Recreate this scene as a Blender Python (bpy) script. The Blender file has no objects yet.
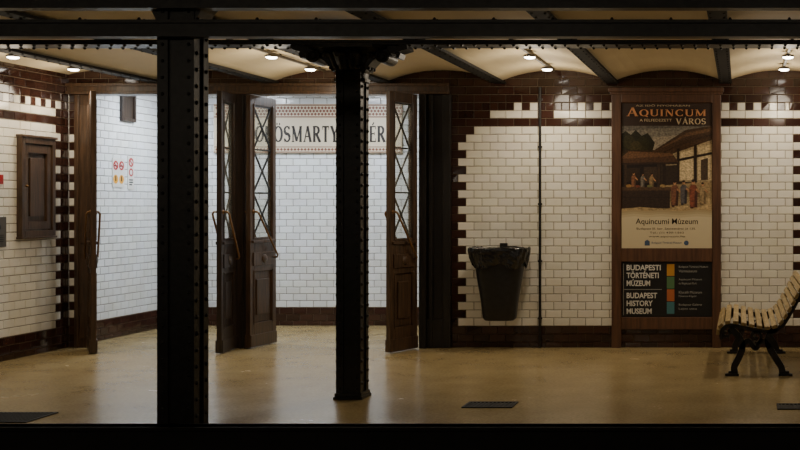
import bpy, math, random
from mathutils import Vector, Matrix
random.seed(7)
S = bpy.context.scene
COL = S.collection

# ------------------------------------------------------------ constants
F = 1140.0; VU = 740.0; VV = 205.0; EYE = 1.5; YB = 12.0
PX = F / YB
def WX(u, y=YB): return (u - VU) * y / F
def WZ(v, y=YB): return EYE + (VV - v) * y / F
def lin(r, g, b):
    def f(c):
        c /= 255.0
        return c / 12.92 if c <= 0.04045 else ((c + 0.055) / 1.055) ** 2.4
    return (f(r), f(g), f(b), 1.0)

# ------------------------------------------------------------ materials
def mat(name, color, rough=0.5, metal=0.0, spec=0.5, noise=None, bump=None, emit=None):
    m = bpy.data.materials.new(name); m.use_nodes = True
    nt = m.node_tree; N = nt.nodes; L = nt.links
    b = N["Principled BSDF"]
    b.inputs["Base Color"].default_value = color
    b.inputs["Roughness"].default_value = rough
    b.inputs["Metallic"].default_value = metal
    b.inputs["Specular IOR Level"].default_value = spec
    if emit:
        b.inputs["Emission Color"].default_value = emit[0]
        b.inputs["Emission Strength"].default_value = emit[1]
    if noise:   # (scale, colour2, stretch)
        tc = N.new("ShaderNodeTexCoord"); mp = N.new("ShaderNodeMapping")
        mp.inputs["Scale"].default_value = noise[2]
        nz = N.new("ShaderNodeTexNoise"); nz.inputs["Scale"].default_value = noise[0]
        nz.inputs["Detail"].default_value = 6
        cr = N.new("ShaderNodeValToRGB")
        cr.color_ramp.elements[0].position = 0.32; cr.color_ramp.elements[1].position = 0.68
        cr.color_ramp.elements[0].color = color; cr.color_ramp.elements[1].color = noise[1]
        L.new(tc.outputs["Object"], mp.inputs["Vector"]); L.new(mp.outputs["Vector"], nz.inputs["Vector"])
        L.new(nz.outputs["Fac"], cr.inputs["Fac"]); L.new(cr.outputs["Color"], b.inputs["Base Color"])
        if bump:
            bp = N.new("ShaderNodeBump"); bp.inputs["Strength"].default_value = bump
            bp.inputs["Distance"].default_value = 0.01
            L.new(nz.outputs["Fac"], bp.inputs["Height"]); L.new(bp.outputs["Normal"], b.inputs["Normal"])
    return m

M_WOOD = mat("dark_wood", lin(52, 39, 29), 0.34, noise=(6, lin(86, 64, 46), (8, 8, 0.7)), bump=0.15)
M_WOODD = mat("darker_wood", lin(36, 29, 24), 0.36, noise=(6, lin(58, 45, 36), (8, 8, 0.7)), bump=0.1)
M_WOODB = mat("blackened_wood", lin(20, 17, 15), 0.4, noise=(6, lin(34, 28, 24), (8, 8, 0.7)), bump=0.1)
M_WOODR = mat("red_wood", lin(70, 46, 33), 0.4, noise=(5, lin(100, 68, 48), (8, 8, 0.6)), bump=0.1)
M_IRON = mat("black_iron", lin(28, 27, 26), 0.38, metal=0.25, noise=(30, lin(42, 40, 38), (1, 1, 1)), bump=0.15)
M_BEAM = mat("beam_paint", lin(24, 22, 20), 0.7, spec=0.25, noise=(9, lin(32, 29, 26), (1, 1, 1)))
M_BENCH = mat("bench_slat_wood", lin(182, 160, 114), 0.42, noise=(6, lin(132, 110, 72), (10, 0.8, 10)), bump=0.1)
M_BRASS = mat("worn_brass", lin(122, 90, 56), 0.42, metal=0.5)
M_GLASS = mat("clear_glass", lin(214, 214, 206), 0.06, spec=0.4)
M_GLASS.node_tree.nodes["Principled BSDF"].inputs["Transmission Weight"].default_value = 0.92
M_GLASS.node_tree.nodes["Principled BSDF"].inputs["IOR"].default_value = 1.03
M_PLASTIC = mat("black_plastic", lin(20, 20, 22), 0.4, noise=(20, lin(32, 32, 34), (1, 1, 1)), bump=0.1)
M_BAG = mat("black_bag", lin(14, 14, 16), 0.18, spec=0.8, noise=(16, lin(22, 22, 26), (1, 1, 1.5)), bump=0.9)
M_CEIL = mat("cream_plaster", lin(228, 211, 173), 0.7, noise=(1.6, lin(218, 199, 160), (1, 1, 1)), bump=0.03)
M_HCEIL = mat("white_plaster", lin(215, 210, 200), 0.8, noise=(3, lin(200, 195, 184), (1, 1, 1)))
M_DARK = mat("dark_concrete", lin(22, 20, 18), 0.85, noise=(6, lin(15, 14, 13), (1, 1, 1)), bump=0.2)  # near-black and faintly mottled, for edge face, track bed and rail
M_GREY = mat("grey_metal", lin(90, 86, 80), 0.5, metal=0.4)
M_RED = mat("red_enamel", lin(160, 20, 18), 0.4)
M_YEL = mat("yellow_enamel", lin(215, 150, 10), 0.4)
M_WHITE = mat("white_enamel", lin(205, 205, 200), 0.4)
M_BLACK = mat("black_ink", lin(14, 13, 13), 0.5)
M_LAMP = mat("lamp_lens", lin(255, 250, 240), 0.4, emit=((1.0, 0.93, 0.82, 1), 16.0))
M_HLAMP = mat("hall_lamp_lens", lin(255, 255, 255), 0.4, emit=((0.86, 0.93, 1.0, 1), 6.0))
M_LAMPH = mat("lamp_housing", lin(70, 62, 50), 0.5)

def flat(name, rgb, rough=0.45):
    return mat(name, lin(*rgb), rough)
PR = {}
def paint(rgb):
    """mottled printed colour"""
    if rgb not in PR:
        q = tuple(min(255, c*0.98) for c in rgb); g = sum(q)/3
        q = (g*1.04 + (q[0]-g)*0.8, g*.98 + (q[1]-g)*0.8, g*.9 + (q[2]-g)*0.8)
        PR[rgb] = mat("print_%d_%d_%d" % rgb, lin(*[min(255, c*.76) for c in q]), 0.3, noise=(46, lin(*[min(255, c*1.18) for c in q]), (1, 1, 1.4)))
    return PR[rgb]

def tile_material():
    m = bpy.data.materials.new("glazed_tile"); m.use_nodes = True
    nt = m.node_tree; N = nt.nodes; L = nt.links; b = N["Principled BSDF"]
    a = N.new("ShaderNodeVertexColor"); a.layer_name = "tint"
    nz = N.new("ShaderNodeTexNoise"); nz.inputs["Scale"].default_value = 3.0; nz.inputs["Detail"].default_value = 5
    tc = N.new("ShaderNodeTexCoord"); L.new(tc.outputs["Object"], nz.inputs["Vector"])
    cr = N.new("ShaderNodeValToRGB"); cr.color_ramp.elements[0].position = 0.3
    cr.color_ramp.elements[0].color = (0.92, 0.90, 0.86, 1); cr.color_ramp.elements[1].color = (1, 1, 1, 1)
    cr.color_ramp.elements[1].position = 0.6
    mx = N.new("ShaderNodeMixRGB"); mx.blend_type = "MULTIPLY"; mx.inputs[0].default_value = 1.0
    L.new(nz.outputs["Fac"], cr.inputs["Fac"]); L.new(a.outputs["Color"], mx.inputs[1]); L.new(cr.outputs["Color"], mx.inputs[2])
    L.new(mx.outputs[0], b.inputs["Base Color"])
    b.inputs["Roughness"].default_value = 0.12
    return m
M_TILE = tile_material()
M_GROUT = mat("grout", lin(104, 92, 76), 0.9)

def floor_material():
    m = bpy.data.materials.new("worn_terrazzo"); m.use_nodes = True
    nt = m.node_tree; N = nt.nodes; L = nt.links; b = N["Principled BSDF"]
    tc = N.new("ShaderNodeTexCoord")
    n1 = N.new("ShaderNodeTexNoise"); n1.inputs["Scale"].default_value = 2.2; n1.inputs["Detail"].default_value = 8
    n1.inputs["Roughness"].default_value = 0.66
    n2 = N.new("ShaderNodeTexNoise"); n2.inputs["Scale"].default_value = 42; n2.inputs["Detail"].default_value = 6
    for n in (n1, n2): L.new(tc.outputs["Object"], n.inputs["Vector"])
    c1 = N.new("ShaderNodeValToRGB"); c1.color_ramp.elements[0].position = 0.28; c1.color_ramp.elements[1].position = 0.72
    c1.color_ramp.elements[0].color = lin(154, 135, 95); c1.color_ramp.elements[1].color = lin(170, 151, 110)
    c2 = N.new("ShaderNodeValToRGB"); c2.color_ramp.elements[0].position = 0.35; c2.color_ramp.elements[1].position = 0.62
    c2.color_ramp.elements[0].color = (0.80, 0.78, 0.74, 1); c2.color_ramp.elements[1].color = (1, 1, 1, 1)
    mx = N.new("ShaderNodeMixRGB"); mx.blend_type = "MULTIPLY"; mx.inputs[0].default_value = 1
    L.new(n1.outputs["Fac"], c1.inputs["Fac"]); L.new(n2.outputs["Fac"], c2.inputs["Fac"])
    L.new(c1.outputs["Color"], mx.inputs[1]); L.new(c2.outputs["Color"], mx.inputs[2])
    L.new(mx.outputs[0], b.inputs["Base Color"])
    rr = N.new("ShaderNodeMapRange"); rr.inputs["From Min"].default_value = .3; rr.inputs["From Max"].default_value = .7
    rr.inputs["To Min"].default_value = 0.2; rr.inputs["To Max"].default_value = 0.28
    L.new(n1.outputs["Fac"], rr.inputs["Value"]); L.new(rr.outputs["Result"], b.inputs["Roughness"])
    bp = N.new("ShaderNodeBump"); bp.inputs["Strength"].default_value = 0.05; bp.inputs["Distance"].default_value = 0.01
    L.new(n2.outputs["Fac"], bp.inputs["Height"]); L.new(bp.outputs["Normal"], b.inputs["Normal"])
    return m
M_FLOOR = floor_material()

# ------------------------------------------------------------ mesh builder
class MB:
    def __init__(s): s.v = []; s.f = []; s.c = []
    def add(s, vs, fs, col=None):
        o = len(s.v); s.v += [tuple(v) for v in vs]
        for f in fs: s.f.append(tuple(i + o for i in f)); s.c.append(col)
    def box(s, x0, x1, y0, y1, z0, z1, col=None, mtx=None):
        vs = [Vector(p) for p in ((x0,y0,z0),(x1,y0,z0),(x1,y1,z0),(x0,y1,z0),(x0,y0,z1),(x1,y0,z1),(x1,y1,z1),(x0,y1,z1))]
        if mtx: vs = [mtx @ v for v in vs]
        s.add(vs, [(0,3,2,1),(4,5,6,7),(0,1,5,4),(1,2,6,5),(2,3,7,6),(3,0,4,7)], col)
    def bar(s, p, q, w, t, up=(0, 1, 0)):
        p = Vector(p); q = Vector(q); d = (q - p); l = d.length; d.normalize()
        u = Vector(up).normalized(); n = d.cross(u).normalized()
        vs = []
        for base in (p, q):
            for a, b in ((-1,-1),(1,-1),(1,1),(-1,1)): vs.append(base + n * (a * w / 2) + u * (b * t / 2))
        s.add(vs, [(0,3,2,1),(4,5,6,7),(0,1,5,4),(1,2,6,5),(2,3,7,6),(3,0,4,7)])
    def rings(s, rings, cap=True):
        n = len(rings[0]); o = len(s.v)
        for r in rings: s.v += [tuple(p) for p in r]
        for i in range(len(rings) - 1):
            for j in range(n):
                k = (j + 1) % n
                s.f.append((o+i*n+j, o+i*n+k, o+(i+1)*n+k, o+(i+1)*n+j)); s.c.append(None)
        if cap:
            s.f.append(tuple(o + j for j in reversed(range(n)))); s.c.append(None)
            s.f.append(tuple(o + (len(rings)-1)*n + j for j in range(n))); s.c.append(None)
    def tube(s, pts, r, seg=10):
        pts = [Vector(p) for p in pts]; rs = []
        prev = None
        for i, p in enumerate(pts):
            d = (pts[min(i+1, len(pts)-1)] - pts[max(i-1, 0)]).normalized()
            if prev is None:
                a = Vector((0,0,1)) if abs(d.z) < 0.9 else Vector((1,0,0))
                n = d.cross(a).normalized()
            else:
                n = (prev - d * prev.dot(d)).normalized()
            prev = n; b = d.cross(n)
            rad = r[i] if isinstance(r, (list, tuple)) else r
            rs.append([p + (n*math.cos(2*math.pi*k/seg) + b*math.sin(2*math.pi*k/seg)) * rad for k in range(seg)])
        s.rings(rs)
    def dome(s, c, n, r, h=None, seg=8, lv=2):
        c = Vector(c); n = Vector(n).normalized(); h = h or r
        a = Vector((0,0,1)) if abs(n.z) < 0.9 else Vector((1,0,0))
        u = n.cross(a).normalized(); w = n.cross(u)
        rs = []
        for i in range(lv + 1):
            t = i / (lv + 0.35) * math.pi / 2
            rs.append([c + n*h*math.sin(t) + (u*math.cos(2*math.pi*k/seg) + w*math.sin(2*math.pi*k/seg))*r*math.cos(t) for k in range(seg)])
        s.rings(rs)
    def band(s, pts, w, y0, y1):
        P = [Vector((p[0], p[1])) for p in pts]; rs = []
        for i, p in enumerate(P):
            d = (P[min(i+1, len(P)-1)] - P[max(i-1, 0)]).normalized(); n = Vector((-d.y, d.x))
            ww = w[i] if isinstance(w, (list, tuple)) else w
            a = p + n*ww/2; b = p - n*ww/2
            rs.append([(a.x, y0, a.y), (b.x, y0, b.y), (b.x, y1, b.y), (a.x, y1, a.y)])
        s.rings(rs)

def emit(name, mb, m, parent=None, loc=(0,0,0), smooth=False, bevel=0, rotz=0):
    me = bpy.data.meshes.new(name); me.from_pydata(mb.v, [], mb.f); me.update()
    ms = m if isinstance(m, (list, tuple)) else [m]
    for x in ms: me.materials.append(x)
    if any(c is not None for c in mb.c):
        ca = me.color_attributes.new("tint", "FLOAT_COLOR", "CORNER")
        for p in me.polygons:
            c = mb.c[p.index]
            if c is None: p.material_index = 1; c = (0.1, 0.1, 0.1, 1)
            for li in p.loop_indices: ca.data[li].color = c
    import bmesh
    bm = bmesh.new(); bm.from_mesh(me); bmesh.ops.recalc_face_normals(bm, faces=bm.faces); bm.to_mesh(me); bm.free()
    if smooth:
        for p in me.polygons: p.use_smooth = True
    o = bpy.data.objects.new(name, me); COL.objects.link(o); o.location = loc; o.rotation_euler = (0, 0, rotz)
    if parent: o.parent = parent
    if bevel:
        md = o.modifiers.new("bevel", "BEVEL"); md.width = bevel; md.segments = 2; md.limit_method = "ANGLE"
    return o

def empty(name, loc, label, cat, rotz=0, group=None):
    o = bpy.data.objects.new(name, None); COL.objects.link(o); o.location = loc; o.rotation_euler = (0,0,rotz)
    o.empty_display_size = 0.1
    o["label"] = label; o["category"] = cat
    if group: o["group"] = group
    return o
def tag(o, label, cat, group=None):
    o["label"] = label; o["category"] = cat
    if group: o["group"] = group
    return o
def struct(o, label=None):
    o["kind"] = "structure"
    if label: o["label"] = label
    return o

# ------------------------------------------------------------ tiled walls
ROW, TW, Z0 = 0.084, 0.168, -0.025
HT = TW/2
R_BASE, R_STRIPE, R_DASH = 3, 28, 30
WHITE = (0.79, 0.76, 0.68); HALLW = (0.72, 0.75, 0.78); DARK = (0.040, 0.017, 0.012)
def tile_wall(name, origin, sdir, ndir, length, height, fn, thick=0.15, zbase=0.0, label=None):
    mb = MB(); o = Vector(origin); sd = Vector(sdir); nd = Vector(ndir); up = Vector((0,0,1))
    def P(s, t, n): return o + sd*s + up*t + nd*n
    vs = [P(s, t, n) for n in (-thick, 0) for s, t in ((0,zbase),(length,zbase),(length,height),(0,height))]
    mb.add(vs, [(0,3,2,1),(4,5,6,7),(0,1,5,4),(1,2,6,5),(2,3,7,6),(3,0,4,7)], None)
    G, C, T = 0.0022, 0.0045, 0.007
    r = 0
    while Z0 + r*ROW < height - 0.015:
        t0 = Z0 + r*ROW; t1 = min(Z0 + (r+1)*ROW, height)
        if t1 <= zbase + 0.02: r += 1; continue
        t0 = max(t0, zbase)
        if r == R_DASH and not name.endswith(".001"): cuts = [i*HT for i in range(int(length/HT)+2)]
        else: cuts = [(-HT if r % 2 else 0) + i*TW for i in range(int(length/TW)+3)]
        for a, b in zip(cuts[:-1], cuts[1:]):
            a = max(a, 0); b = min(b, length)
            if b - a < 0.025: continue
            parts = [(a, b)]
            ca, cb = fn((a*0.75+b*0.25), r, a), fn((a*0.25+b*0.75), r, a)
            if ca != cb: parts = [(a, (a+b)/2), ((a+b)/2, b)]
            for (p, q) in parts:
                col = fn((p+q)/2, r, p); dk = col is DARK
                k = random.uniform(0.93, 1.04) if not dk else random.uniform(0.6, 1.25)
                cc = (col[0]*k, col[1]*k*random.uniform(0.99,1.01), col[2]*k*random.uniform(0.97,1.02), 1)
                J = 0.0014 if dk else 0.0007
                j = [random.uniform(-J, J) for _ in range(4)]
                vo = [P(p+G,t0+G,0), P(q-G,t0+G,0), P(q-G,t1-G,0), P(p+G,t1-G,0)]
                vi = [P(p+G+C,t0+G+C,T+j[0]), P(q-G-C,t0+G+C,T+j[1]), P(q-G-C,t1-G-C,T+j[2]), P(p+G+C,t1-G-C,T+j[3])]
                mb.add(vo+vi, [(4,5,6,7),(0,1,5,4),(1,2,6,5),(2,3,7,6),(3,0,4,7)], cc)
        r += 1
    return struct(emit(name, mb, [M_TILE, M_GROUT]), label)

XL = -7.07; XWB = WX(450)
def fn_back(s, r, a0):
    X = XWB + s
    if r < R_BASE or r > R_DASH: return DARK
    q = TW if r % 2 == 0 else HT
    if r == R_STRIPE: return DARK
    if s < q: return DARK
    if r == R_STRIPE-1 and s < HT+TW: return DARK
    if r == R_STRIPE+1 and s < 0.42: return DARK
    if r == R_DASH and s < 0.58: return DARK
    b = X - WX(541)
    if r == R_DASH and 0 < b < 0.30: return DARK
    if r == R_STRIPE+1 and 0 < b < 0.12: return DARK
    if 0.70 - q < X < 0.80 + q: return DARK
    if r == R_DASH: return WHITE if int(s/HT) % 2 == 0 else DARK
    return WHITE
def fn_left(s, r, a0):
    if r < R_BASE or r > R_DASH or r == R_STRIPE: return DARK
    q = HT if r % 2 == 0 else TW
    if 4.26 - s < q + 0.02: return DARK
    if r == R_DASH: return WHITE if int(s/HT) % 2 == 0 else DARK
    return WHITE
def fn_hall(s, r, a0): return DARK if r < R_BASE else HALLW
def fn_stub(s, r, a0): return DARK if (r < R_BASE or r >= R_STRIPE or r % 2) else WHITE

tile_wall("wall_back", (XWB, YB, 0), (1,0,0), (0,-1,0), 6.05, 3.02, fn_back, label="white and oxblood glazed tile station wall")
tile_wall("wall_back_corner", (XL+.008, YB, 0), (1,0,0), (0,-1,0), WX(75)-XL-.008, 2.74, fn_stub, thick=.1, label="narrow toothed tile strip beside the doorway")
tile_wall("wall_left", (XL, 7.74, 0), (0,1,0), (1,0,0), 4.26, 3.02, fn_left, label="white glazed tile side wall with oxblood bands")
tile_wall("wall_left.001", (XL, YB, 0), (0,1,0), (1,0,0), 2.18, 3.02, fn_hall, label="bright white tiled side wall of the entrance hall")
tile_wall("wall_rear.001", (XL, 14.18, 0), (1,0,0), (0,-1,0), 4.6, 3.02, fn_hall, label="white tiled wall of the entrance hall")
mb = MB(); mb.box(XL+4.45, XL+4.6, YB+0.15, 14.18, 0, 3.02)
struct(emit("wall_right", mb, M_HCEIL))
def fn_dark(s, r, a0): return DARK
tile_wall("wall_above_doors", (XL, YB, 0), (1,0,0), (0,-1,0), XWB-XL, 3.02, fn_dark, zbase=2.74)

# ------------------------------------------------------------ floors
mb = MB(); mb.box(-9.5, 4.5, 7.74, 14.3, -0.9, 0); struct(emit("floor", mb, M_FLOOR), "worn beige terrazzo platform floor")
mb = MB(); mb.box(-9.5, 4.5, 7.70, 7.74, -0.9, 0.0); struct(emit("trim_1", mb, M_DARK), "dark platform edge face")
mb = MB(); mb.box(-9.5, 4.5, 1.0, 7.70, -1.0, -0.9); struct(emit("floor.001", mb, M_DARK), "dark track bed")
mb = MB(); mb.box(-9.5, 4.5, -3, 1.0, -0.9, 0.0); struct(emit("floor.002", mb, M_DARK), "opposite platform floor")

# ------------------------------------------------------------ vaulted ceiling + beams
BAY = 113/PX; B0 = WX(612.5)
bx = [B0 + i*BAY for i in range(-6, 6)]
mb = MB(); K = 12
for a, b in zip(bx[:-1], bx[1:]):
    for i in range(K):
        def pt(k):
            t = k/K; return a+(b-a)*t, 2.80 + 0.12*(1-(2*t-1)**2)
        (x0,z0),(x1,z1) = pt(i), pt(i+1)
        mb.add([(x0,-3,z0),(x1,-3,z1),(x1,12,z1),(x0,12,z0),(x0,-3,z0+.12),(x1,-3,z1+.12),(x1,12,z1+.12),(x0,12,z0+.12)],
               [(0,1,2,3),(4,7,6,5),(0,4,5,1),(3,2,6,7)])
struct(emit("ceiling", mb, M_CEIL), "cream plaster jack arch ceiling")
mb = MB(); mb.box(XL, XL+4.6, YB+0.15, 14.18, 2.98, 3.05); struct(emit("ceiling.001", mb, M_HCEIL), "white hall ceiling")
for i, x in enumerate(bx):
    if x < XL: continue
    mb = MB()
    mb.box(-0.066, 0.066, 0, 11.98, 0, 0.024); mb.box(-0.008, 0.008, 0, 11.98, 0.024, 0.06)
    y = 0.1
    while y < 11.9:
        for sx in (-0.045, 0.045): mb.dome((sx, y, 0), (0,0,-1), 0.011, 0.008, 6, 1)
        y += 0.17
    tag(emit("ceiling_beam", mb, M_BEAM, loc=(x, 0, 2.775)), "dark riveted steel beam carrying the cream ceiling arches", "beam", "ceiling beams")

# ------------------------------------------------------------ girders
def girder(name, y, z0, z1, w, label, riv=True):
    mb = MB(); x0, x1 = -8.2, 4.0
    mb.box(x0, x1, y-w/2, y+w/2, z0, z0+0.016); mb.box(x0, x1, y-w/2, y+w/2, z1-0.016, z1)
    mb.box(x0, x1, y-0.02, y+0.02, z0+0.016, z1-0.016)
    x = x0+0.05
    while x < x1:
        if riv:
            mb.dome((x, y-w/2+0.03, z0), (0,0,-1), 0.015, 0.014, 6, 1)
            mb.dome((x, y+w/2-0.03, z0), (0,0,-1), 0.015, 0.014, 6, 1)
            x += 0.1
        else:
            mb.dome((x, y-.025, z1), (0,0,1), 0.012, 0.014, 6, 1); mb.dome((x, y+.025, z1), (0,0,1), 0.012, 0.014, 6, 1)
            x += 0.3
    return tag(emit(name, mb, M_IRON), label, "beam")
girder("steel_girder", 8.88, 2.735, 2.772, 0.22, "black riveted steel girder over the platform columns")
girder("steel_girder", 5.81, WZ(36.5, 5.77), WZ(19.5, 5.77), 0.086, "black steel tie beam crossing the track columns", False)
girder("steel_girder", 5.81, WZ(8, 5.77), WZ(-12, 5.77), 0.086, "black upper steel beam crossing above the tie beam", False)
br = empty("barrier_rail", (0, 5.74, -0.9), "low black steel barrier rail running between the tracks", "railing")
zt = WZ(427, 5.7)+.9
mb = MB(); mb.box(-8.2, 4.0, -.04, .04, zt-.15, zt); mb.box(-8.2, 4.0, -.055, .055, zt-.02, zt+.0)
emit("rail", mb, M_DARK, br, bevel=.004)
for x in (-7.4, -5.6, -3.8, -2.0, -.2, 1.6, 3.4):
    mb = MB(); mb.box(x-.03, x+.03, -.03, .03, 0, zt-.15); mb.box(x-.07, x+.07, -.06, .06, 0, .015); emit("post", mb, M_DARK, br)

# ------------------------------------------------------------ riveted columns
def column(loc, h, capital, label, wx=0.19, wy=0.19, rv=0.015):
    e = empty("steel_column", loc, label, "column")
    mb = MB(); a, b = wx/2, wy/2
    mb.box(-a+0.012, a-0.012, -b+0.012, b-0.012, 0, h)
    s = 0.055
    for sx in (-1, 1):
        for sy in (-1, 1):
            xs = sorted((sx*a, sx*(a-s))); ys = sorted((sy*b, sy*(b-0.014)))
            mb.box(xs[0], xs[1], ys[0], ys[1], 0, h)
            xs = sorted((sx*a, sx*(a-0.014))); ys = sorted((sy*(b-0.0141), sy*(b-s)))
            mb.box(xs[0], xs[1], ys[0], ys[1], 0, h)
    z = 0.08
    while z < h - 0.03:
        for sx in (-1, 1):
            for sy in (-1, 1):
                mb.dome((sx*(a-s*.5), sy*b, z), (0,sy,0), rv*.8, rv*.6, 8, 2)
                mb.dome((sx*a, sy*(b-s*.5), z+0.042), (sx,0,0), rv, rv*.85, 8, 2)
        z += 0.085
    emit("shaft", mb, M_IRON, e)
    mb = MB()
    mb.box(-a-0.018, a+0.018, -b-0.018, b+0.018, 0, 0.022); mb.box(-a-0.01, a+0.01, -b-0.01, b+0.01, 0.022, 0.05)
    emit("base", mb, M_IRON, e, bevel=0.004)
    if not capital:   # gusset plates where the beams meet the column
        mb = MB()
        zc = WZ(19.5, 5.77)+.9
        for sx in (-1, 1):
            mb.band([(sx*.09, zc+.0), (sx*.095, zc+.03), (sx*.11, zc+.07), (sx*.14, zc+.11)], [.02,.03,.04,.05], -.075, .075)
        emit("gusset_plate", mb, M_IRON, e)
    if capital:
        mb = MB(); rs = []
        for z, w in ((-0.09,.105), (-0.085,.125), (-0.06,.125), (-0.055,.11), (-0.02,.115), (0.0,.125), (0.01,.15), (0.03,.15), (0.04,.135), (0.08,.155), (0.115,.19), (0.14,.235), (0.158,.25), (0.164,.30), (0.19,.30), (.194,.28)):
            n = 24; ring = []
            for k in range(n):
                t = 2*math.pi*(k+.5)/n; c, s_ = math.cos(t), math.sin(t)
                q = (abs(c)**5 + abs(s_)**5) ** (-1/5)
                ring.append((c*q*w, s_*q*w*0.72, h+z))
            rs.append(ring)
        mb.rings(rs)
        emit("capital", mb, M_IRON, e, smooth=False)
        mb = MB()
        for k in range(10):
            t = math.pi/5*k+.1; c, s_ = math.cos(t), math.sin(t)
            base = 0.135
            prof = [(0, 0.0), (0.015, 0.05), (0.03, 0.09), (0.065, 0.125), (0.095, 0.12), (0.09, 0.095), (0.07,.095)]
            wd = [0.03, 0.045, 0.055, 0.05, 0.035, 0.02, .008]; rs = []
            for (o, z), w in zip(prof, wd):
                cx, cy = c*(base+o), s_*(base+o)
                rs.append([(cx - s_*w, cy + c*w, h+z), (cx + c*.014, cy + s_*.014, h+z+.006), (cx + s_*w, cy - c*w, h+z), (cx - c*.01, cy - s_*.01, h+z-.004)])
            mb.rings(rs)
        for k in range(12):
            t = math.pi/6*k; c, s_ = math.cos(t), math.sin(t)
            q = (abs(c)**5 + abs(s_)**5) ** (-1/5)
            mb.dome((c*q*.15, s_*q*.15*.8, h+.02), (c, s_, 0), .014, .012, 8, 2)
        emit("leaf_ornament", mb, M_IRON, e, smooth=True)
        mb = MB()
        for sx in (-1, 1):
            for yy, R0, cx in ((-.12, .052, .27), (.12, .052, .27)):
                pts = []; rr = []
                for k in range(40):
                    t = k/39*math.pi*4.0; r = R0*(1-k/39*0.84)
                    pts.append((sx*(cx + r*math.cos(t+math.pi*.5)), yy, h+0.158-R0 + r*math.sin(t+math.pi*.5))); rr.append(.011*(1-k/90))
                mb.tube(pts, rr, 8)
                n = 20; y0 = yy+(.004 if yy < 0 else -.004); y1 = 0
                mb.rings([[(sx*cx+R0*math.cos(2*math.pi*k/n), y_, h+.158-R0+R0*math.sin(2*math.pi*k/n)) for k in range(n)] for y_ in (y0, y1)])
            mb.band([(sx*.11,h-.0),(sx*.135,h+.05),(sx*.17,h+.09),(sx*.23,h+.13),(sx*.285,h+.155)], [.04,.05,.05,.04,.03], -.09, .09)
            mb.band([(sx*.26, h+.145), (sx*.33, h+.16), (sx*.40, h+.172), (sx*.45, h+.18)], [.08,.06,.044,.03], -.09, .09)
            mb.band([(sx*.35,h+.15),(sx*.38,h+.125),(sx*.375,h+.105),(sx*.355,h+.104)], [.04,.034,.022,.008], -.07, .07)
        emit("scroll_bracket", mb, M_IRON, e)
    return e
XM = (WX(336, 8.79)+WX(360.5, 8.79))/2
column((XM, 8.885, 0), 2.54, True, "black riveted iron column with ornate scrolled capital on the platform")
XN = (WX(157, 5.85)+WX(194, 5.85))/2
column((XN, 5.93, -0.9), 3.67, False, "massive black riveted steel column standing in the track bed", wy=0.16, rv=.012)

# ------------------------------------------------------------ door frames
def frame_trim(name, boxes, m=M_WOOD, bev=0.006, label=None):
    mb = MB()
    for b in boxes: mb.box(*b)
    return struct(emit(name, mb, m, bevel=bev), label)
TZ = 2.66
frame_trim("trim_2", [(XL+0.012, XWB, YB-0.06, YB-0.009, TZ, 2.775), (XL+0.012, XWB, YB-0.0, YB+0.15, TZ, 2.74), (XL+0.012, XWB, YB-0.085, YB-0.06, TZ+0.0, TZ+0.03), (XL+.012, XWB, YB-0.085, YB-0.06, 2.745, 2.775)], label="dark wood door transom")
frame_trim("trim_3", [(WX(75.5), WX(80), YB-0.03, YB+0.1, 0, TZ), (WX(79), WX(91), YB-0.015, YB+0.06, 0, TZ), (WX(81), WX(89), YB-0.025, YB-0.015, .1, 1.0), (WX(81), WX(89), YB-0.025, YB-0.015, 1.1, 2.55)], label="dark wood door jamb")
frame_trim("trim_4", [(WX(238), WX(246), YB-0.08, YB+0.12, 0, TZ), (WX(236), WX(248), YB-0.06, YB+0.0, 0, TZ)], M_WOODD, label="dark wood door post")
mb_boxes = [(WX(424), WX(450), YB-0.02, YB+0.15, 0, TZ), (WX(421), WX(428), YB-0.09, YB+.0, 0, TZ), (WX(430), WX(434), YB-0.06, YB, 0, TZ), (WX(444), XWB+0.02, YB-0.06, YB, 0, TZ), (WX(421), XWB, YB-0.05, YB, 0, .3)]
frame_trim("trim_5", mb_boxes, M_WOODB, label="blackened panelled wood pier beside the doors")

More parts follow.
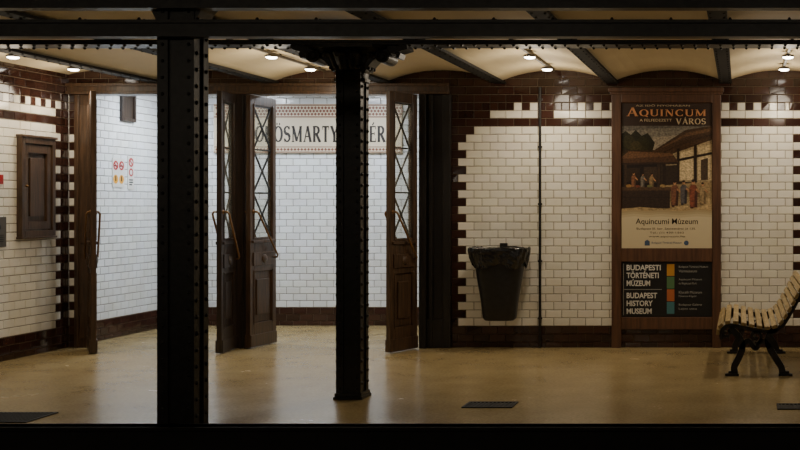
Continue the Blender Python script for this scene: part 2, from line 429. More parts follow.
# ------------------------------------------------------------ door leaves
def door(i, hinge, free, label, m=M_WOOD, flip=False):
    hx, hy = hinge; fx, fy = free
    w = math.hypot(fx-hx, fy-hy); ang = math.atan2(fy-hy, fx-hx)
    T = 0.025; H = TZ-0.01; st = 0.08
    mb = MB(); B = 0.012
    mb.box(0, st, -T, T, B, H); mb.box(w-st, w, -T, T, B, H)
    mb.box(st, w-st, -T, T, H-0.1, H); mb.box(st, w-st, -T, T, B, 0.26)
    mb.box(st, w-st, -T, T, 0.80, 1.16)
    for sy in (-1, 1):
        ya, yb = sorted((sy*T, sy*(T+0.02)))
        mb.box(0.03, w-0.03, ya, yb, 1.10, 1.13)
        ya, yb = sorted((sy*T, sy*(T+0.012)))
        mb.box(0.05, w-0.05, ya, yb, 0.86, 1.0)
        mb.dome((w/2, sy*(T+.012), .93), (0,sy,0), .05, .02, 12, 2)
        mb.box(0.0, w, ya, yb, B, 0.14)
        ya, yb = sorted((sy*T, sy*(T+0.008)))
        for z0_, z1_ in ((1.16, H-.1), (.26, .80)):
            mb.box(st-.018, st-.004, ya, yb, z0_-.016, z1_+.016); mb.box(w-st+.004, w-st+.018, ya, yb, z0_-.016, z1_+.016)
    d = struct(emit("door_%d" % i, mb, m, loc=(hx, hy, 0), rotz=ang, bevel=0.005), label)
    mb = MB()
    mb.box(st, w-st, -0.008, 0.008, 0.26, 0.80)
    for sy in (-1, 1):
        ya, yb = sorted((sy*0.008, sy*0.024))
        mb.box(st+0.05, w-st-0.05, ya, yb, 0.34, 0.72)
    emit("door_panel", mb, m, d, bevel=0.008)
    mb = MB(); mb.box(st, w-st, -0.003, 0.003, 1.16, H-0.1); emit("glass_pane", mb, M_GLASS, d)
    mb = MB(); z0, z1 = 1.17, H-0.11; n = 3; hh = (z1-z0)/n
    for k in range(n):
        za, zb = z0+k*hh, z0+(k+1)*hh
        y = -.01
        mb.bar((st, y, za), (w-st, y, zb), 0.018, 0.01); mb.bar((w-st, y, za), (st, y, zb), 0.018, 0.01)
        mb.bar((st, y, zb), (w-st, y, zb), 0.016, 0.01)
        mb.dome((w/2, y, (za+zb)/2), (0, -1, 0), .022, .012, 12, 2)
    emit("lattice", mb, M_IRON, d)
    for sy in (-1, 1):
        mb = MB(); a, b = (w-.045, .07) if not flip else (.06, w-.05)
        o_ = T+(.055 if i != 1 else .035); e_ = .1*(b-a)
        mb.tube([(a, sy*T, 1.43), (a, sy*(o_-.015), 1.43), (a+e_*.3, sy*o_, 1.41), (b-e_*.3, sy*o_, .96), (b, sy*(o_-.015), .94), (b, sy*T, .94)], 0.0105, 8)
        mb.dome((a, sy*T, 1.43), (0,sy,0), 0.024, 0.012); mb.dome((b, sy*T, .94), (0,sy,0), 0.024, 0.012)
        emit("push_bar", mb, M_BRASS, d, smooth=True)
    return d
door(1, (WX(94), YB-0.06), (WX(93.5, 11.45), 11.45), "dark wood swing door standing open beside the tiled wall")
door(2, (WX(238), YB-0.10), (WX(219, 11.45), 11.45), "dark wood swing door opened flat toward the platform", m=M_WOODD)
door(3, (WX(248, 11.88), 11.88), (WX(274, 12.38), 12.38), "dark wood swing door with crossed lattice window and carved panel", flip=True)
door(4, (WX(421)-.03, YB-0.10), (WX(388, 11.5), 11.5), "dark wood swing door with lattice window beside the pier")

# ------------------------------------------------------------ text helpers
def font_mesh(body, bold=0.0):
    cu = bpy.data.curves.new("lettering", "FONT"); cu.body = body; cu.offset = bold; cu.resolution_u = 3
    ob = bpy.data.objects.new("lettering_tmp", cu); COL.objects.link(ob)
    bpy.context.view_layer.update(); dg = bpy.context.evaluated_depsgraph_get()
    me = bpy.data.meshes.new_from_object(ob.evaluated_get(dg))
    bpy.data.objects.remove(ob)
    return [tuple(v.co[:2]) for v in me.vertices], [tuple(p.vertices) for p in me.polygons]
def place2d(name, vs, fs, box, y, m, parent, axis="back", keep=False):
    ax0 = min(v[0] for v in vs); ax1 = max(v[0] for v in vs); ay0 = min(v[1] for v in vs); ay1 = max(v[1] for v in vs)
    x0, x1, z0, z1 = box; kx = (x1-x0)/(ax1-ax0); kz = (z1-z0)/(ay1-ay0)
    mb = MB()
    P = []
    for v in vs:
        a = x0+(v[0]-ax0)*kx; b = z0+(v[1]-ay0)*kz
        P.append((a, y, b) if axis == "back" else (y, a, b))
    mb.add(P, fs)
    return emit(name, mb, m, parent)
def text(body, box, y, m, parent, bold=0.0, axis="back", name="lettering"):
    vs, fs = font_mesh(body, bold); return place2d(name, vs, fs, box, y, m, parent, axis)

def ribbon(pts, w):
    vs = []; fs = []
    for i, p in enumerate(pts):
        a = pts[max(i-1, 0)]; b = pts[min(i+1, len(pts)-1)]
        dx, dy = b[0]-a[0], b[1]-a[1]; l = math.hypot(dx, dy) or 1
        ww = (w[i] if isinstance(w, list) else w)/2
        vs += [(p[0]-dy/l*ww, p[1]+dx/l*ww), (p[0]+dy/l*ww, p[1]-dx/l*ww)]
        if i: k = 2*i; fs.append((k-2, k-1, k+1, k))
    return vs, fs
def arc(cx, cy, rx, ry, a0, a1, n=14, thick=.15, thin=.06):
    pts = []; w = []
    for i in range(n+1):
        t = math.radians(a0+(a1-a0)*i/n)
        pts.append((cx+rx*math.cos(t), cy+ry*math.sin(t))); w.append(thin+(thick-thin)*abs(math.cos(t)))
    return pts, w
K1, K2, SR = .15, .07, .05
def serif(x, y, w=.24): yy = SR/2 if y < .5 else 1-SR/2; return ([(x-w/2, yy), (x+w/2, yy)], SR)
GL = {
 "V": (.76, [([(.12,1),(.40,0)],K1), ([(.66,1),(.40,0)],K2), serif(.12,1), serif(.66,1,.2)]),
 "O": (.80, [arc(.4,.5,.31,.47,0,360,24)]),
 "R": (.74, [([(.15,0),(.15,1)],K1), arc(.3,.74,.24,.23,90,-90,12), ([(.15,.97),(.3,.97)],K2), ([(.15,.51),(.3,.51)],K2), ([(.34,.5),(.64,0)],K1), serif(.15,0), serif(.66,0,.18), serif(.12,1,.2)]),
 "S": (.62, [arc(.31,.74,.21,.23,20,180,10,.12), arc(.31,.74,.21,.23,180,270,6,.15,.14), arc(.31,.27,.22,.24,90,0,6,.15,.14), arc(.31,.27,.22,.24,0,-160,10,.12), ([(.51,.78),(.51,1)],.04), ([(.09,0),(.09,.24)],.04)]),
 "M": (.98, [([(.16,0),(.16,1)],K2), ([(.16,1),(.49,.05)],K1), ([(.82,1),(.49,.05)],K2), ([(.82,0),(.82,1)],K1), serif(.16,0), serif(.82,0), serif(.12,1,.18), serif(.86,1,.18)]),
 "A": (.78, [([(.12,0),(.39,1)],K2), ([(.66,0),(.39,1)],K1), ([(.2,.34),(.58,.34)],.055), serif(.12,0,.2), serif(.66,0)]),
 "T": (.68, [([(.34,0),(.34,1)],K1), ([(.04,.965),(.64,.965)],K2), ([(.06,.78),(.06,1)],.04), ([(.62,.78),(.62,1)],.04), serif(.34,0)]),
 "Y": (.74, [([(.12,1),(.37,.46)],K1), ([(.64,1),(.37,.46)],K2), ([(.37,0),(.37,.5)],K1), serif(.37,0), serif(.12,1), serif(.64,1,.2)]),
 "E": (.64, [([(.15,0),(.15,1)],K1), ([(.1,.97),(.56,.97)],.06), ([(.1,.03),(.58,.03)],.06), ([(.15,.52),(.46,.52)],.06), ([(.56,.8),(.56,1)],.04), ([(.58,0),(.58,.22)],.04), ([(.46,.42),(.46,.62)],.04)]),
 "U": (.78, [([(.16,1),(.16,.3)],K1), arc(.4,.3,.24,.28,180,360,14,.12,.06), ([(.64,1),(.64,.3)],K2), serif(.16,1), serif(.64,1,.2)]),
 "I": (.36, [([(.18,0),(.18,1)],K1), serif(.18,0), serif(.18,1)]),
 "N": (.82, [([(.16,0),(.16,1)],K2), ([(.16,1),(.66,0)],K1), ([(.66,0),(.66,1)],K2), serif(.16,0,.2), serif(.66,1,.2), serif(.12,1,.18)]),
 "C": (.76, [arc(.42,.5,.31,.47,45,315,20), ([(.64,.72),(.64,.98)],.04), ([(.64,.02),(.64,.28)],.04)]),
 "Q": (.82, [arc(.4,.5,.31,.47,0,360,24), ([(.42,.1),(.72,-.1)],.1)]),
 " ": (1.84, []),
}
def serif_text(body, box, y, m, parent, name="lettering", big_first=False, heavy=1.0):
    acc = {"Ö": "O", "É": "E", "Á": "A"}
    vs = []; fs = []; x = 0
    for i, ch in enumerate(body):
        g = acc.get(ch, ch); adv, strokes = GL[g]; k = 1.3 if (big_first and i == 0) else 1.0
        strokes = list(strokes); c = adv/2
        if ch == "Ö": strokes += [([(.24,1.14),(.34,1.14)],.1), ([(.46,1.14),(.56,1.14)],.1)]
        if ch in "ÉÁ": strokes += [([(c-.04,1.06),(c+.1,1.24)],.07)]
        for pts, w in strokes:
            w = [q*heavy for q in w] if isinstance(w, list) else w*heavy
            v, f = ribbon(pts, w); o = len(vs)
            vs += [(x+a*k, b*k) for a, b in v]; fs += [tuple(q+o for q in t) for t in f]
        x += (adv+.06)*k
    return place2d(name, vs, fs, box, y, m, parent)

# ------------------------------------------------------------ station sign in the hall
YS = 14.18-0.012
def HX(u): return WX(u, 14.15)
def HZ(v): return WZ(v, 14.15)
sg = empty("station_sign", (0, 0, 0), "cream station name panel with patterned border on white tiles", "sign")
sg.location = (HX(310), YS, HZ(153)); ox, oy, oz = sg.location
M_SIGN = flat("sign_cream", (200, 187, 163)); M_SIGND = flat("sign_brown", (116, 72, 56)); M_INK = flat("sign_ink", (36, 30, 28))
mb = MB(); mb.box(HX(214)-ox, HX(402)-ox, -0.03, 0.003, 0, HZ(104)-oz); emit("sign_board", mb, M_SIGN, sg, bevel=.003)
mb = MB(); f = -0.0315
def srect(mb, u0, u1, v0, v1, y=f): mb.add([(HX(u0)-ox, y, HZ(v1)-oz), (HX(u1)-ox, y, HZ(v1)-oz), (HX(u1)-ox, y, HZ(v0)-oz), (HX(u0)-ox, y, HZ(v0)-oz)], [(0,1,2,3)])
for v0, v1 in ((104.6, 105.8), (116.4, 117.6), (146.6, 147.4), (151.6, 152.5)): srect(mb, 214.5, 401.5, v0, v1)
u = 215.5
while u < 400:
    c = u+1.7
    for vv, rr, dx in ((108, 1.7, 0), (111.1, 1.7, 1.7), (114.2, 1.7, 0), (149.5, 1.6, 0)):
        mb.add([(HX(c+dx-rr)-ox, f, HZ(vv)-oz), (HX(c+dx)-ox, f, HZ(vv+rr)-oz), (HX(c+dx+rr)-ox, f, HZ(vv)-oz), (HX(c+dx)-ox, f, HZ(vv-rr)-oz)], [(0,1,2,3)])
    u += 3.4
emit("border_pattern", mb, M_SIGND, sg)
serif_text("VÖRÖSMARTY TÉR", (HX(246)-ox, HX(386)-ox, HZ(142.8)-oz, HZ(122)-oz), -0.0318, M_INK, sg, heavy=1.4)

# ------------------------------------------------------------ poster case
pc = empty("poster_case", (WX(666.5), YB-0.006, 0), "reddish brown wooden poster case with museum posters on tiled wall", "notice board")
px0 = pc.location.x
def bx_(mb, u0, u1, v0, v1, y0, y1): mb.box(WX(u0)-px0, WX(u1)-px0, y0, y1, WZ(v1), WZ(v0))
mb = MB()
bx_(mb, 612, 621.5, 92, 347.4, -0.04, 0.0); bx_(mb, 712.5, 721, 92, 347.4, -0.04, 0.0)
bx_(mb, 621.5, 712.5, 92, 103, -0.04, 0.0); bx_(mb, 621.5, 712.5, 248, 261.5, -0.035, 0.0)
bx_(mb, 621.5, 712.5, 317, 329, -0.035, 0.0); bx_(mb, 609, 724, 88, 92.5, -0.065, 0.0)
bx_(mb, 621.5, 712.5, 103, 317, -0.012, 0.0)
bx_(mb, 610.5, 722.5, 92.5, 95, -0.052, 0.0)
emit("case_frame", mb, M_WOODR, pc, bevel=0.005)
sheet_y = -0.016
def printed(pname, u0, u1, v0, v1, base, shapes, parent, painter=paint):
    mb = MB(); bx_(mb, u0, u1, v0, v1, sheet_y, -0.0125)
    sh = emit(pname, mb, base, parent)
    for i, (rgb, pts) in enumerate(shapes):
        mb = MB(); yy = sheet_y - 0.0002*(i+1)
        mb.add([(WX(a)-px0, yy, WZ(b)) for a, b in pts], [tuple(range(len(pts)))])
        emit("printed_shape", mb, painter(rgb), sh)
    return sh
def R(u0, v0, u1, v1): return [(u0,v0),(u1,v0),(u1,v1),(u0,v1)]
def blob(cx, cy, rx, ry, n=12): return [(cx+rx*math.cos(2*math.pi*k/n), cy+ry*math.sin(2*math.pi*k/n)) for k in range(n)]
U0, U1, V0, V1 = 622, 712, 103.5, 248
def person(x, foot, h, robe, dark, lean=0.0):
    t = foot-h; w = h*.13
    return [(dark, [(x-w*.9, foot), (x-w, foot-h*.5), (x-w*.2, foot-h*.5), (x-w*.1, foot)]),
            (robe, [(x-w, foot-h*.08), (x-w*1.05+lean, t+h*.3), (x-w*.6+lean, t+h*.2), (x+w*.6+lean, t+h*.2), (x+w*1.1+lean, t+h*.32), (x+w*.9, foot-h*.05)]),
            (dark, [(x+w*.2, foot-h*.06), (x+w*.3+lean, t+h*.4), (x+w*1.05+lean, t+h*.34), (x+w*.9, foot-h*.05)]),
            ((176,126,92), [(x+w*.8+lean, t+h*.3), (x+w*1.9+lean, t+h*.45), (x+w*1.7+lean, t+h*.5), (x+w*.6+lean, t+h*.38)]),
            ((184,134,100), blob(x+lean, t+h*.11, h*.055, h*.08)),
            ((48,32,24), blob(x+lean-.2, t+h*.06, h*.06, h*.05))]
shapes = [
 ((104,104,104), R(U0,126,U1,150)),
 ((128,128,124), [(U0,132),(650,129),(U1,127),(U1,146),(U0,146)]),
 ((152,148,138), [(U0,141),(660,137),(690,134),(U1,132),(U1,156),(U0,156)]),
 ((46,46,36), [(U0,152),(U0,134),(626,131),(631,135),(636,130),(642,136),(648,133),(655,143),(652,154)]),
 ((58,56,40), blob(629,142,6,7)), ((52,52,36), blob(643,144,7,8)), ((70,66,46), blob(636,147,6,6)),
 ((60,48,38), R(U0,150,U1,200)),
 ((160,146,118), [(664,152),(U1,138),(U1,184),(664,180)]),
 ((200,186,154), [(680,153),(693,149),(693,180),(680,180)]),
 ((192,178,146), [(698,147),(U1,144),(U1,180),(698,180)]),
 ((76,56,44), [(650,153),(686,130),(U1,126),(U1,140),(664,157)]),
 ((108,80,60), [(656,151),(687,133),(U1,128),(U1,131),(686,137)]),
 ((66,48,38), [(660,154),(688,140),(U1,134),(U1,136),(688,143)]),
 ((46,34,28), [(663,152),(666,151),(666,184),(663,184)]),
 ((46,34,28), [(677,149),(679.5,148),(679.5,182),(677,182)]),
 ((46,34,28), [(694,145),(697,144),(697,184),(694,184)]),
 ((46,34,28), [(664,162),(U1,152),(U1,154.5),(664,164.5)]),
 ((70,56,44), [(701,160),(708,158),(708,180),(701,180)]),
 ((54,42,34), [(666,166),(677,165),(677,184),(666,184)]),
 ((154,134,100), [(U0,200),(U0,190),(680,184),(U1,181),(U1,216),(U0,216)]),
 ((182,162,124), [(655,206),(690,196),(U1,199),(U1,210),(660,213)]),
 ((34,26,24), R(U0,163,661,196)),
 ((54,42,34), R(626,168,640,182)), ((66,52,42), R(644,167,657,183)),
 ((84,58,44), [(U0,160),(629,151),(672,153),(680,164),(U0,165)]),
 ((112,80,60), [(U0,157),(629,151.5),(672,153.5),(674,156),(U0,159)]),
 ((56,40,34), [(U0,163),(679,162),(680,164),(U0,165)]),
 ((64,48,38), R(657.5,164,660.5,207)), ((64,48,38), R(624.5,164,627,207)),
] + person(634,189,17,(134,86,64),(84,58,44)) + person(643,189,16,(110,108,104),(70,66,66)) + person(652,190,17,(146,122,88),(96,80,60)) + [
 ((84,62,46), R(U0,187,672,191)), ((54,40,34), R(U0,190.5,670,208)), ((44,34,28), R(U0,197,670,198)),
 ((150,112,66), blob(629,186,3,1.6)), ((124,60,46), blob(638,186.4,2.6,1.3)), ((102,104,66), blob(650,186.2,2.8,1.4)), ((160,134,88), blob(663,186,3,1.5)),
] + person(675,207,27,(120,76,60),(74,48,40)) + person(684,205,25,(86,84,92),(52,50,58)) + person(694,209,30,(130,68,54),(78,44,38),-.5) + person(703,205,23,(154,134,102),(104,88,66)) + [
 ((164,144,108), [(U0,209),(640,207),(668,209),(U1,208),(U1,216),(U0,216)]),
]
po = printed("museum_poster", U0, U1, V0, V1, flat("poster_title_strip", (58,42,35)), shapes, pc)
for i, (b, c) in enumerate(((210.5, (164,146,110)), (212.5, (174,157,122)), (214.5, (186,170,136)), (217, (198,183,150)))):
    mb = MB(); yy = sheet_y-.0002*(len(shapes)+2+i)
    pts = [(U0,b+.6),(634,b-.8),(648,b+.5),(662,b-.6),(680,b+.7),(697,b-.7),(U1,b+.3),(U1,V1),(U0,V1)]
    mb.add([(WX(p)-px0, yy, WZ(q)) for p, q in pts], [tuple(range(9))])
    emit("printed_shape", mb, flat("poster_sand", c), po)
ty = sheet_y - 0.0002*(len(shapes)+9)
def ptext(body, u0, u1, v0, v1, m, parent, bold=0.0): return text(body, (WX(u0)-px0, WX(u1)-px0, WZ(v1), WZ(v0)), ty, m, parent, bold)
M_OR = flat("poster_orange", (228, 160, 110)); M_BR = flat("poster_brown", (40, 28, 22)); M_CR = flat("poster_cream", (220, 198, 162))
ptext("AZ IDŐ NYOMÁBAN", 636, 690, 104.6, 106.8, M_CR, po)
serif_text("AQUINCUM", (WX(627)-px0, WX(706)-px0, WZ(117.4), WZ(107.6)), ty, M_OR, po, big_first=True, heavy=1.1)
ptext("A FELFEDEZETT", 640, 672, 119.2, 121.8, M_CR, po)
serif_text("VÁROS", (WX(676)-px0, WX(706)-px0, WZ(124.8), WZ(117.2)), ty-.0005, M_CR, po, heavy=1.1)
ptext("Aquincumi Múzeum", 636, 698, 218.4, 225.8, M_BR, po, 0.006)
ptext("Budapest III. ker. Szentendrei út 135.", 637, 696, 227.5, 230.2, M_BR, po)
ptext("Tel.: (1) 430-1563", 650, 684, 231.6, 234.0, M_BR, po)
ptext("www.aquincum.hu", 649, 685, 235.4, 237.8, M_BR, po)
M_LB = flat("logo_blue", (64,82,110))
for pts in ([(645,245.4),(645,241.2),(647.5,239.6),(650,241.2),(650,245.4)], blob(686.5, 242.8, 2.4, 2.4, 14)):
    mb = MB(); mb.add([(WX(a)-px0, ty, WZ(b)) for a, b in pts], [tuple(range(len(pts)))]); emit("logo", mb, M_LB, po)
ptext("Budapesti Történeti Múzeum", 652, 682, 241.5, 244.2, M_LB, po)

lp = printed("museum_panel", 622, 712, 262, 316.5, flat("panel_black", (22,21,22)), [
 ((190,136,58), R(667,264,674.5,275.8)), ((78,116,76), R(667,276.6,674.5,288.4)), ((172,96,58), R(667,289.2,674.5,301)),
 ((66,116,122), R(667,301.8,674.5,313.6)),
 ((150,148,142), R(624.5,289,662,289.6)), ((150,148,142), R(623.5,263.5,624,315))], pc, painter=lambda c: flat("panel_print", c))
M_PW = flat("panel_white", (214, 210, 202)); M_PG = flat("panel_grey", (160, 157, 150))
for i, (t, u1) in enumerate((("BUDAPESTI", 661), ("TÖRTÉNETI", 659), ("MÚZEUM", 650.5))):
    ptext(t, 627, u1, 264.6+i*7.8 - (1.4 if i else 0), 270.2+i*7.8, M_PW, lp, 0.026)
for i, (t, u1) in enumerate((("BUDAPEST", 657.5), ("HISTORY", 653), ("MUSEUM", 652))):
    ptext(t, 627, u1, 292.4+i*7.8, 298.0+i*7.8, M_PW, lp, 0.026)
for i, (a, b) in enumerate((("Budapesti Történeti Múzeum", "Vármúzeum"), ("Aquincumi Múzeum", "és Régészeti Park"), ("Kiscelli Múzeum", "Fővárosi Képtár"), ("Budapest Galéria", "Lajos utca"))):
    v = 265.5 + i*12.6
    ptext(a, 679, 708 if i == 0 else 702, v, v+2.6, M_PG, lp); ptext(b, 679, 697, v+4, v+6.6, M_PG, lp)

# ------------------------------------------------------------ conduit on wall
mb = MB(); mb.tube([(0,0,0.0),(0,0,2.74)], 0.014, 8)
for z in (0.3, 0.9, 1.5, 2.1, 2.6): mb.box(-0.022, 0.022, -0.005, 0.018, z, z+0.02)
tag(emit("conduit_pipe", mb, M_IRON, loc=(WX(540.5), YB-0.03, 0)), "thin dark vertical conduit running up the tiled wall", "pipe")

# ------------------------------------------------------------ trash bin
tb = empty("trash_bin", (WX(500, 11.8), 11.79, WZ(320, 11.8)), "black wall mounted litter bin with folded black liner bag", "trash bin")
def ringp(rx, ry, z, n=40, wob=0, ph=0, zw=0):
    out = []
    for k in range(n):
        t = 2*math.pi*k/n; c, s_ = math.cos(t), math.sin(t); q = (abs(c)**3+abs(s_)**3)**(-1/3)
        w = 1 + wob*math.sin(7*t+ph)*.6 + wob*math.sin(17*t+ph*2)*.5 + wob*random.uniform(-.35,.35)
        out.append((c*q*rx*w, s_*q*ry*w, z+zw*math.sin(5*t+ph)+zw*random.uniform(-.6,.6)))
    return out
mb = MB()
mb.rings([ringp(rx, ry, z) for rx, ry, z in ((.145,.10,0),(.16,.11,.012),(.17,.117,.03),(.19,.128,.2),(.226,.146,.42),(.252,.158,.58),(.27,.168,.66),(.285,.176,.71),(.295,.180,.738),(.28,.17,.738),(.22,.13,.55),(.15,.09,.06))])
emit("bin_body", mb, M_PLASTIC, tb, smooth=True)
mb = MB()
mb.rings([ringp(.15,.08,.5,90,.05,1), ringp(.25,.14,.69,90,.02,1), ringp(.285,.172,.742,90,.02,1.2,.005), ringp(.302,.183,.752,90,.02,1.3,.006), ringp(.313,.188,.744,90,.025,1.5,.006), ringp(.312,.188,.715,90,.03,1.7,.008), ringp(.304,.185,.675,90,.04,2,.01), ringp(.294,.181,.635,90,.045,2.3,.012), ringp(.281,.176,.595,90,.05,2.6,.016), ringp(.270,.171,.56,90,.05,3,.028)], cap=False)
emit("liner_bag", mb, M_BAG, tb)
mb = MB(); mb.box(-.12, .12, .13, .202, .25, .32); mb.box(-.03, .03, .12, .202, .1, .6)
mb.box(-.04, .04, .188, .202, .6, .79)
emit("wall_bracket", mb, M_IRON, tb)

# ------------------------------------------------------------ bench
bn = empty("bench", (0, 10.0, 0), "slatted pale wooden bench with black cast iron ends", "bench")
prof = [(-.17,.34),(-.178,.385),(-.158,.43),(-.105,.457),(-.04,.457),(.03,.442),(.10,.428),(.17,.415),(.24,.408),(.31,.42),(.37,.46),(.41,.515),(.445,.575),(.48,.635),(.51,.695),(.54,.75),(.57,.80)]
def slats(idx, L=1.62):
    mb = MB()
    for i in idx:
        a = Vector(prof[max(i-1,0)]); b = Vector(prof[min(i+1,len(prof)-1)]); d = (b-a).normalized(); n = Vector((-d.y, d.x)); p = Vector(prof[i])
        hw, t = .024, .03
        q = [p-d*hw, p+d*hw, p+d*hw+n*t, p-d*hw+n*t]
        mb.add([(v.x, yy, v.y) for yy in (-.03, L) for v in q], [(0,3,2,1),(4,5,6,7),(0,1,5,4),(1,2,6,5),(2,3,7,6),(3,0,4,7)])
    return mb
emit("seat", slats(range(1, 10)), M_BENCH, bn, bevel=.006)
emit("backrest", slats(range(10, 17)), M_BENCH, bn, bevel=.006)
def spiral(cx, cz, r0, r1, a0, a1, n=16):
    return [(cx+(r0+(r1-r0)*k/n)*math.cos(math.radians(a0+(a1-a0)*k/n)), cz+(r0+(r1-r0)*k/n)*math.sin(math.radians(a0+(a1-a0)*k/n))) for k in range(n+1)]
def smoothp(P, n=6):
    out = []
    for i in range(len(P)-1):
        p0 = P[max(i-1,0)]; p1 = P[i]; p2 = P[i+1]; p3 = P[min(i+2,len(P)-1)]
        for k in range(n):
            t = k/n
            out.append(tuple(.5*((2*p1[j])+(-p0[j]+p2[j])*t+(2*p0[j]-5*p1[j]+4*p2[j]-p3[j])*t*t+(-p0[j]+3*p1[j]-3*p2[j]+p3[j])*t**3) for j in (0,1)))
    return out+[P[-1]]
for y in (0.0, 1.5):
    mb = MB(); t = .055
    mb.band(smoothp([(p[0]+(.012 if i < 3 else 0), p[1]-.018) for i, p in enumerate(prof)]), .036, y, y+t)
    mb.band(smoothp([(-.09,.42),(-.01,.34),(0.02,.25),(-.01,.16),(-.05,.08),(-.05,.02),(-.10,.012)]), .058, y, y+t)
    mb.band(smoothp([(.31,.42),(.25,.34),(.26,.25),(.31,.16),(.36,.08),(.38,.02),(.43,.012)]), .058, y, y+t)
    mb.band(smoothp([(.01,.24),(.07,.31),(.135,.24),(.20,.31),(.26,.25)]), .042, y, y+t)
    mb.band(spiral(.135,.345,.062,.012,-90,340), .028, y, y+t)
    mb.band(spiral(-.125,.37,.038,.01,60,-300), .022, y, y+t)
    mb.box(-.13, -.01, y-.008, y+t+.008, 0, .02); mb.box(.34, .46, y-.008, y+t+.008, 0, .02)
    emit("leg", mb, M_IRON, bn, bevel=.004)
mb = MB(); mb.tube([(.135,0,.25),(.135,1.54,.25)], .012, 8); emit("stretcher", mb, M_IRON, bn)

# ------------------------------------------------------------ floor grates
def grate(x0, x1, y0, y1, label):
    e = MB(); w, d = x1-x0, y1-y0; b = .02
    e.box(0, w, 0, b, 0, .008); e.box(0, w, d-b, d, 0, .008); e.box(0, b, b, d-b, 0, .008); e.box(w-b, w, b, d-b, 0, .008)
    e.box(b, w-b, b, d-b, 0, .002)
    n = int((w-2*b)/.03)
    for k in range(n): e.box(b+.03*k+.01, b+.03*k+.022, b, d-b, .002, .007)
    return tag(emit("floor_grate", e, M_BEAM, loc=(x0, y0, 0)), label, "grate")
grate(WX(465, 8.53), WX(515, 8.53), 8.42, 8.66, "dark slotted iron drain grate set in terrazzo floor")
grate(WX(777, 8.45), WX(777, 8.45)+.37, 8.35, 8.58, "dark iron drain grate near the bench")
grate(-5.75, WX(54, 8.0)-.1, 7.85, 8.22, "large dark iron grate near the platform edge")

# ------------------------------------------------------------ left wall fittings
XF = XL+.006
cb = empty("wall_cabinet", (XF, 11.13, WZ(237, 11.15)), "dark wooden service cabinet with panelled door on tiled wall", "cabinet")
mb = MB(); W_, H_ = .55, .98
mb.box(0,.055,0,.05,0,H_); mb.box(0,.055,W_-.05,W_,0,H_); mb.box(0,.055,.05,W_-.05,0,.06); mb.box(0,.055,.05,W_-.05,H_-.06,H_); mb.box(0,.01,.05,W_-.05,.06,H_-.06)
mb.box(0,.07,-.012,W_+.012,H_,H_+.025); mb.box(0,.065,-.01,W_+.01,-.02,0)
emit("cabinet_body", mb, M_WOOD, cb, bevel=.004)
mb = MB(); mb.box(.01,.04,.06,.12,.07,H_-.07); mb.box(.01,.04,W_-.12,W_-.06,.07,H_-.07); mb.box(.01,.04,.12,W_-.12,.07,.15); mb.box(.01,.04,.12,W_-.12,H_-.15,H_-.07)
mb.box(.01,.014,.12,W_-.12,.15,H_-.15); mb.box(.014,.034,.165,W_-.165,.2,H_-.2)
cd = emit("cabinet_door", mb, M_WOOD, cb, bevel=.006)
mb = MB(); mb.dome((.04,.09,.5),(1,0,0),.014,.025,10,3); emit("knob", mb, M_BRASS, cd, smooth=True)

ip = empty("call_point", (XF, 10.72, WZ(247, 10.9)), "grey metal call plate mounted on white tiles", "call box")
mb = MB(); mb.box(0,.02,0,.23,0,.29); emit("plate", mb, M_GREY, ip, bevel=.006)
mb = MB(); mb.dome((.02,.115,.19),(1,0,0),.03,.012,14,2); emit("button", mb, M_BLACK, ip)
mb = MB()
for j in range(4): mb.box(.02,.024,.05,.18,.05+j*.02,.058+j*.02)
emit("speaker_slots", mb, M_BLACK, ip)
mb = MB(); mb.box(0,.01,0,.05,0,.09); mb.box(.01,.013,.012,.038,.02,.07)
tag(emit("alarm_plate", mb, M_RED, loc=(XF,10.87,WZ(184,10.9)), bevel=.002), "small red alarm plate on white tiles", "alarm")

vn = empty("wall_box", (XF, 12.98, 2.46), "small brown framed flat box high on white tiles", "wall box")
mb = MB(); mb.box(0,.035,0,.04,0,.33); mb.box(0,.035,.26,.30,0,.33); mb.box(0,.035,.04,.26,0,.04); mb.box(0,.035,.04,.26,.29,.33)
emit("box_frame", mb, M_WOODD, vn, bevel=.004)
mb = MB(); mb.box(0,.018,.04,.26,.04,.29)
emit("front_panel", mb, M_WOODD, vn)

def ring2(cy, cz, r, w, x, n=24):
    mb = MB(); vs = []; fs = []
    for k in range(n):
        t = 2*math.pi*k/n; vs += [(x, cy+r*math.cos(t), cz+r*math.sin(t)), (x, cy+(r-w)*math.cos(t), cz+(r-w)*math.sin(t))]
    for k in range(n): a = 2*k; b = 2*((k+1) % n); fs.append((a, b, b+1, a+1))
    mb.add(vs, fs); return mb
def disc(mb, cy, cz, r, x, n=20): mb.add([(x, cy+r*math.cos(2*math.pi*k/n), cz+r*math.sin(2*math.pi*k/n)) for k in range(n)], [tuple(range(n))])
s1 = empty("pictogram_sign", (XF, 12.82, 1.70), "white sign with red prohibition and yellow warning pictograms", "sign")
mb = MB(); mb.box(0,.008,0,.27,0,.36); emit("sign_plate", mb, M_WHITE, s1)
for cy in (.07,.20):
    mb = ring2(cy, .27, .058, .024, .0092); mb.bar((.0095,cy-.033,.303),(.0095,cy+.033,.237),.018,.0006,(1,0,0)); emit("prohibition_ring", mb, M_RED, s1)
    mb = MB(); mb.bar((.0088,cy-.03,.265),(.0088,cy+.03,.265),.02,.0006,(1,0,0)); emit("pictogram", mb, M_BLACK, s1)
    mb = MB(); disc(mb, cy, .1, .056, .0092); emit("warning_disc", mb, M_YEL, s1)
    mb = MB(); mb.bar((.0098,cy,.075),(.0098,cy,.14),.024,.0006,(1,0,0)); emit("pictogram", mb, M_BLACK, s1)
s1.scale = (1, .92, .92)
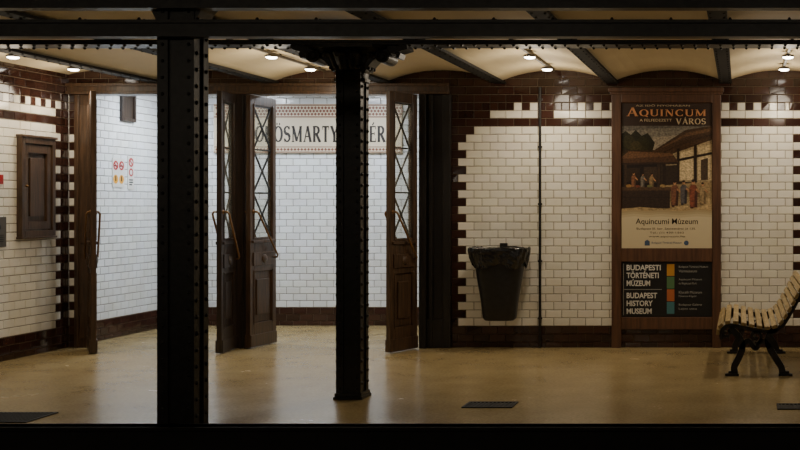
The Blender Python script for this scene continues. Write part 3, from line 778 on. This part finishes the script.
s2 = empty("pictogram_sign", (XF, 13.14, 1.68), "narrow white sign with red rings and black pictograms", "sign")
mb = MB(); mb.box(0,.008,0,.15,0,.42); emit("sign_plate", mb, M_WHITE, s2)
mb = ring2(.075,.34,.058,.024,.0092); mb.bar((.0095,.04,.375),(.0095,.11,.305),.018,.0006,(1,0,0)); emit("prohibition_ring", mb, M_RED, s2)
mb = ring2(.075,.215,.052,.022,.0092); emit("prohibition_ring", mb, M_RED, s2)
for z, a in ((.12,.12), (.09,.12), (.06,.1)):
    mb = MB(); mb.bar((.0088,.03,z),(.0088,a,z),.015,.0006,(1,0,0)); emit("pictogram", mb, M_BLACK, s2)
s2.scale = (1, .92, .92)

# ------------------------------------------------------------ lamps
def lampdata(kind, power, color, r=.07, size=150):
    l = bpy.data.lights.new("bulb", kind); l.energy = power; l.color = color; l.shadow_soft_size = r
    if kind == "SPOT": l.spot_size = math.radians(size); l.spot_blend = .6
    return l
WARM = (1.0, .86, .66)
L_S = lampdata("SPOT", 29, WARM); L_P = lampdata("POINT", 7.5, WARM, .12)
L_FILL = lampdata("POINT", 18, (1.0, .88, .7), .1)  # fill for column fronts and tiled wall
def put(l, loc, parent):
    o = bpy.data.objects.new("bulb", l); COL.objects.link(o); o.parent = parent; o.location = loc; return o
cen = [B0+BAY*(i+.5) for i in range(-6, 5)]
for j, xc in enumerate([c for k, c in enumerate(cen) if (k % 2) == 1]):
    if xc < XL or xc > 3.2: continue
    mb = MB(); mb.box(-.012,.012,9.6,11.85,0,.022)
    for y in (9.8, 10.7, 11.7): mb.box(-.008,.008,y,y+.015,.022,.035)
    tag(emit("lamp_rail", mb, M_LAMPH, loc=(xc,0,2.885)), "thin lamp rail running along the ceiling arch", "rail", "lamp rails")
    for y in (10.5, 11.45, 0.4):  # last row is unseen, added to light column fronts and tiled wall
        lab = "small round glowing downlight under the cream arch"
        e = empty("ceiling_lamp", (xc, y, 2.862), lab, "lamp", group="platform downlights")
        mb = MB(); mb.rings([[(r*math.cos(2*math.pi*k/16), r*math.sin(2*math.pi*k/16), z) for k in range(16)] for r, z in ((.056,.0),(.058,.01),(.05,.02),(.03,.024))]); emit("lamp_housing", mb, M_LAMPH, e)
        mb = MB(); mb.dome((0,0,0),(0,0,-1),.052,.018,16,4); emit("lamp_lens", mb, M_LAMP, e, smooth=True)
        if y < 1: put(L_FILL, (0,0,-.2), e)
        else:
            put(L_S, (0,0,-.045), e)
            put(L_P, (0,0,-.25), e)  # extra point light under the lens, added to brighten the vault
for x in (-6.3, -4.6):
    e = empty("ceiling_lamp", (x, 13.1, 2.93), "bright cool white ceiling panel lamp in the entrance hall", "lamp", group="hall lamps")
    mb = MB(); mb.box(-.32,.32,-.32,.32,.0,.05); emit("lamp_housing", mb, M_LAMPH, e)
    mb = MB(); mb.box(-.3,.3,-.3,.3,-.012,0); emit("lamp_lens", mb, M_HLAMP, e)
    l = bpy.data.lights.new("hall_light", "AREA"); l.energy = 44; l.size = .6; l.color = (.85,.92,1)
    o = bpy.data.objects.new("hall_light", l); COL.objects.link(o); o.parent = e; o.location = (0,0,-.03)

# ------------------------------------------------------------ world + camera
w = bpy.data.worlds.new("World"); S.world = w; w.use_nodes = True
w.node_tree.nodes["Background"].inputs[0].default_value = (1.0, .88, .72, 1)
w.node_tree.nodes["Background"].inputs[1].default_value = 0.045
cam = bpy.data.cameras.new("camera"); co = bpy.data.objects.new("camera", cam); COL.objects.link(co)
co.location = (0,0,EYE); co.rotation_euler = (math.pi/2, 0, 0)
cam.sensor_width = 36; cam.lens = F/800*36
cam.shift_x = -(VU-400)/800; cam.shift_y = -(225-VV)/800
cam.clip_start = .05
S.camera = co
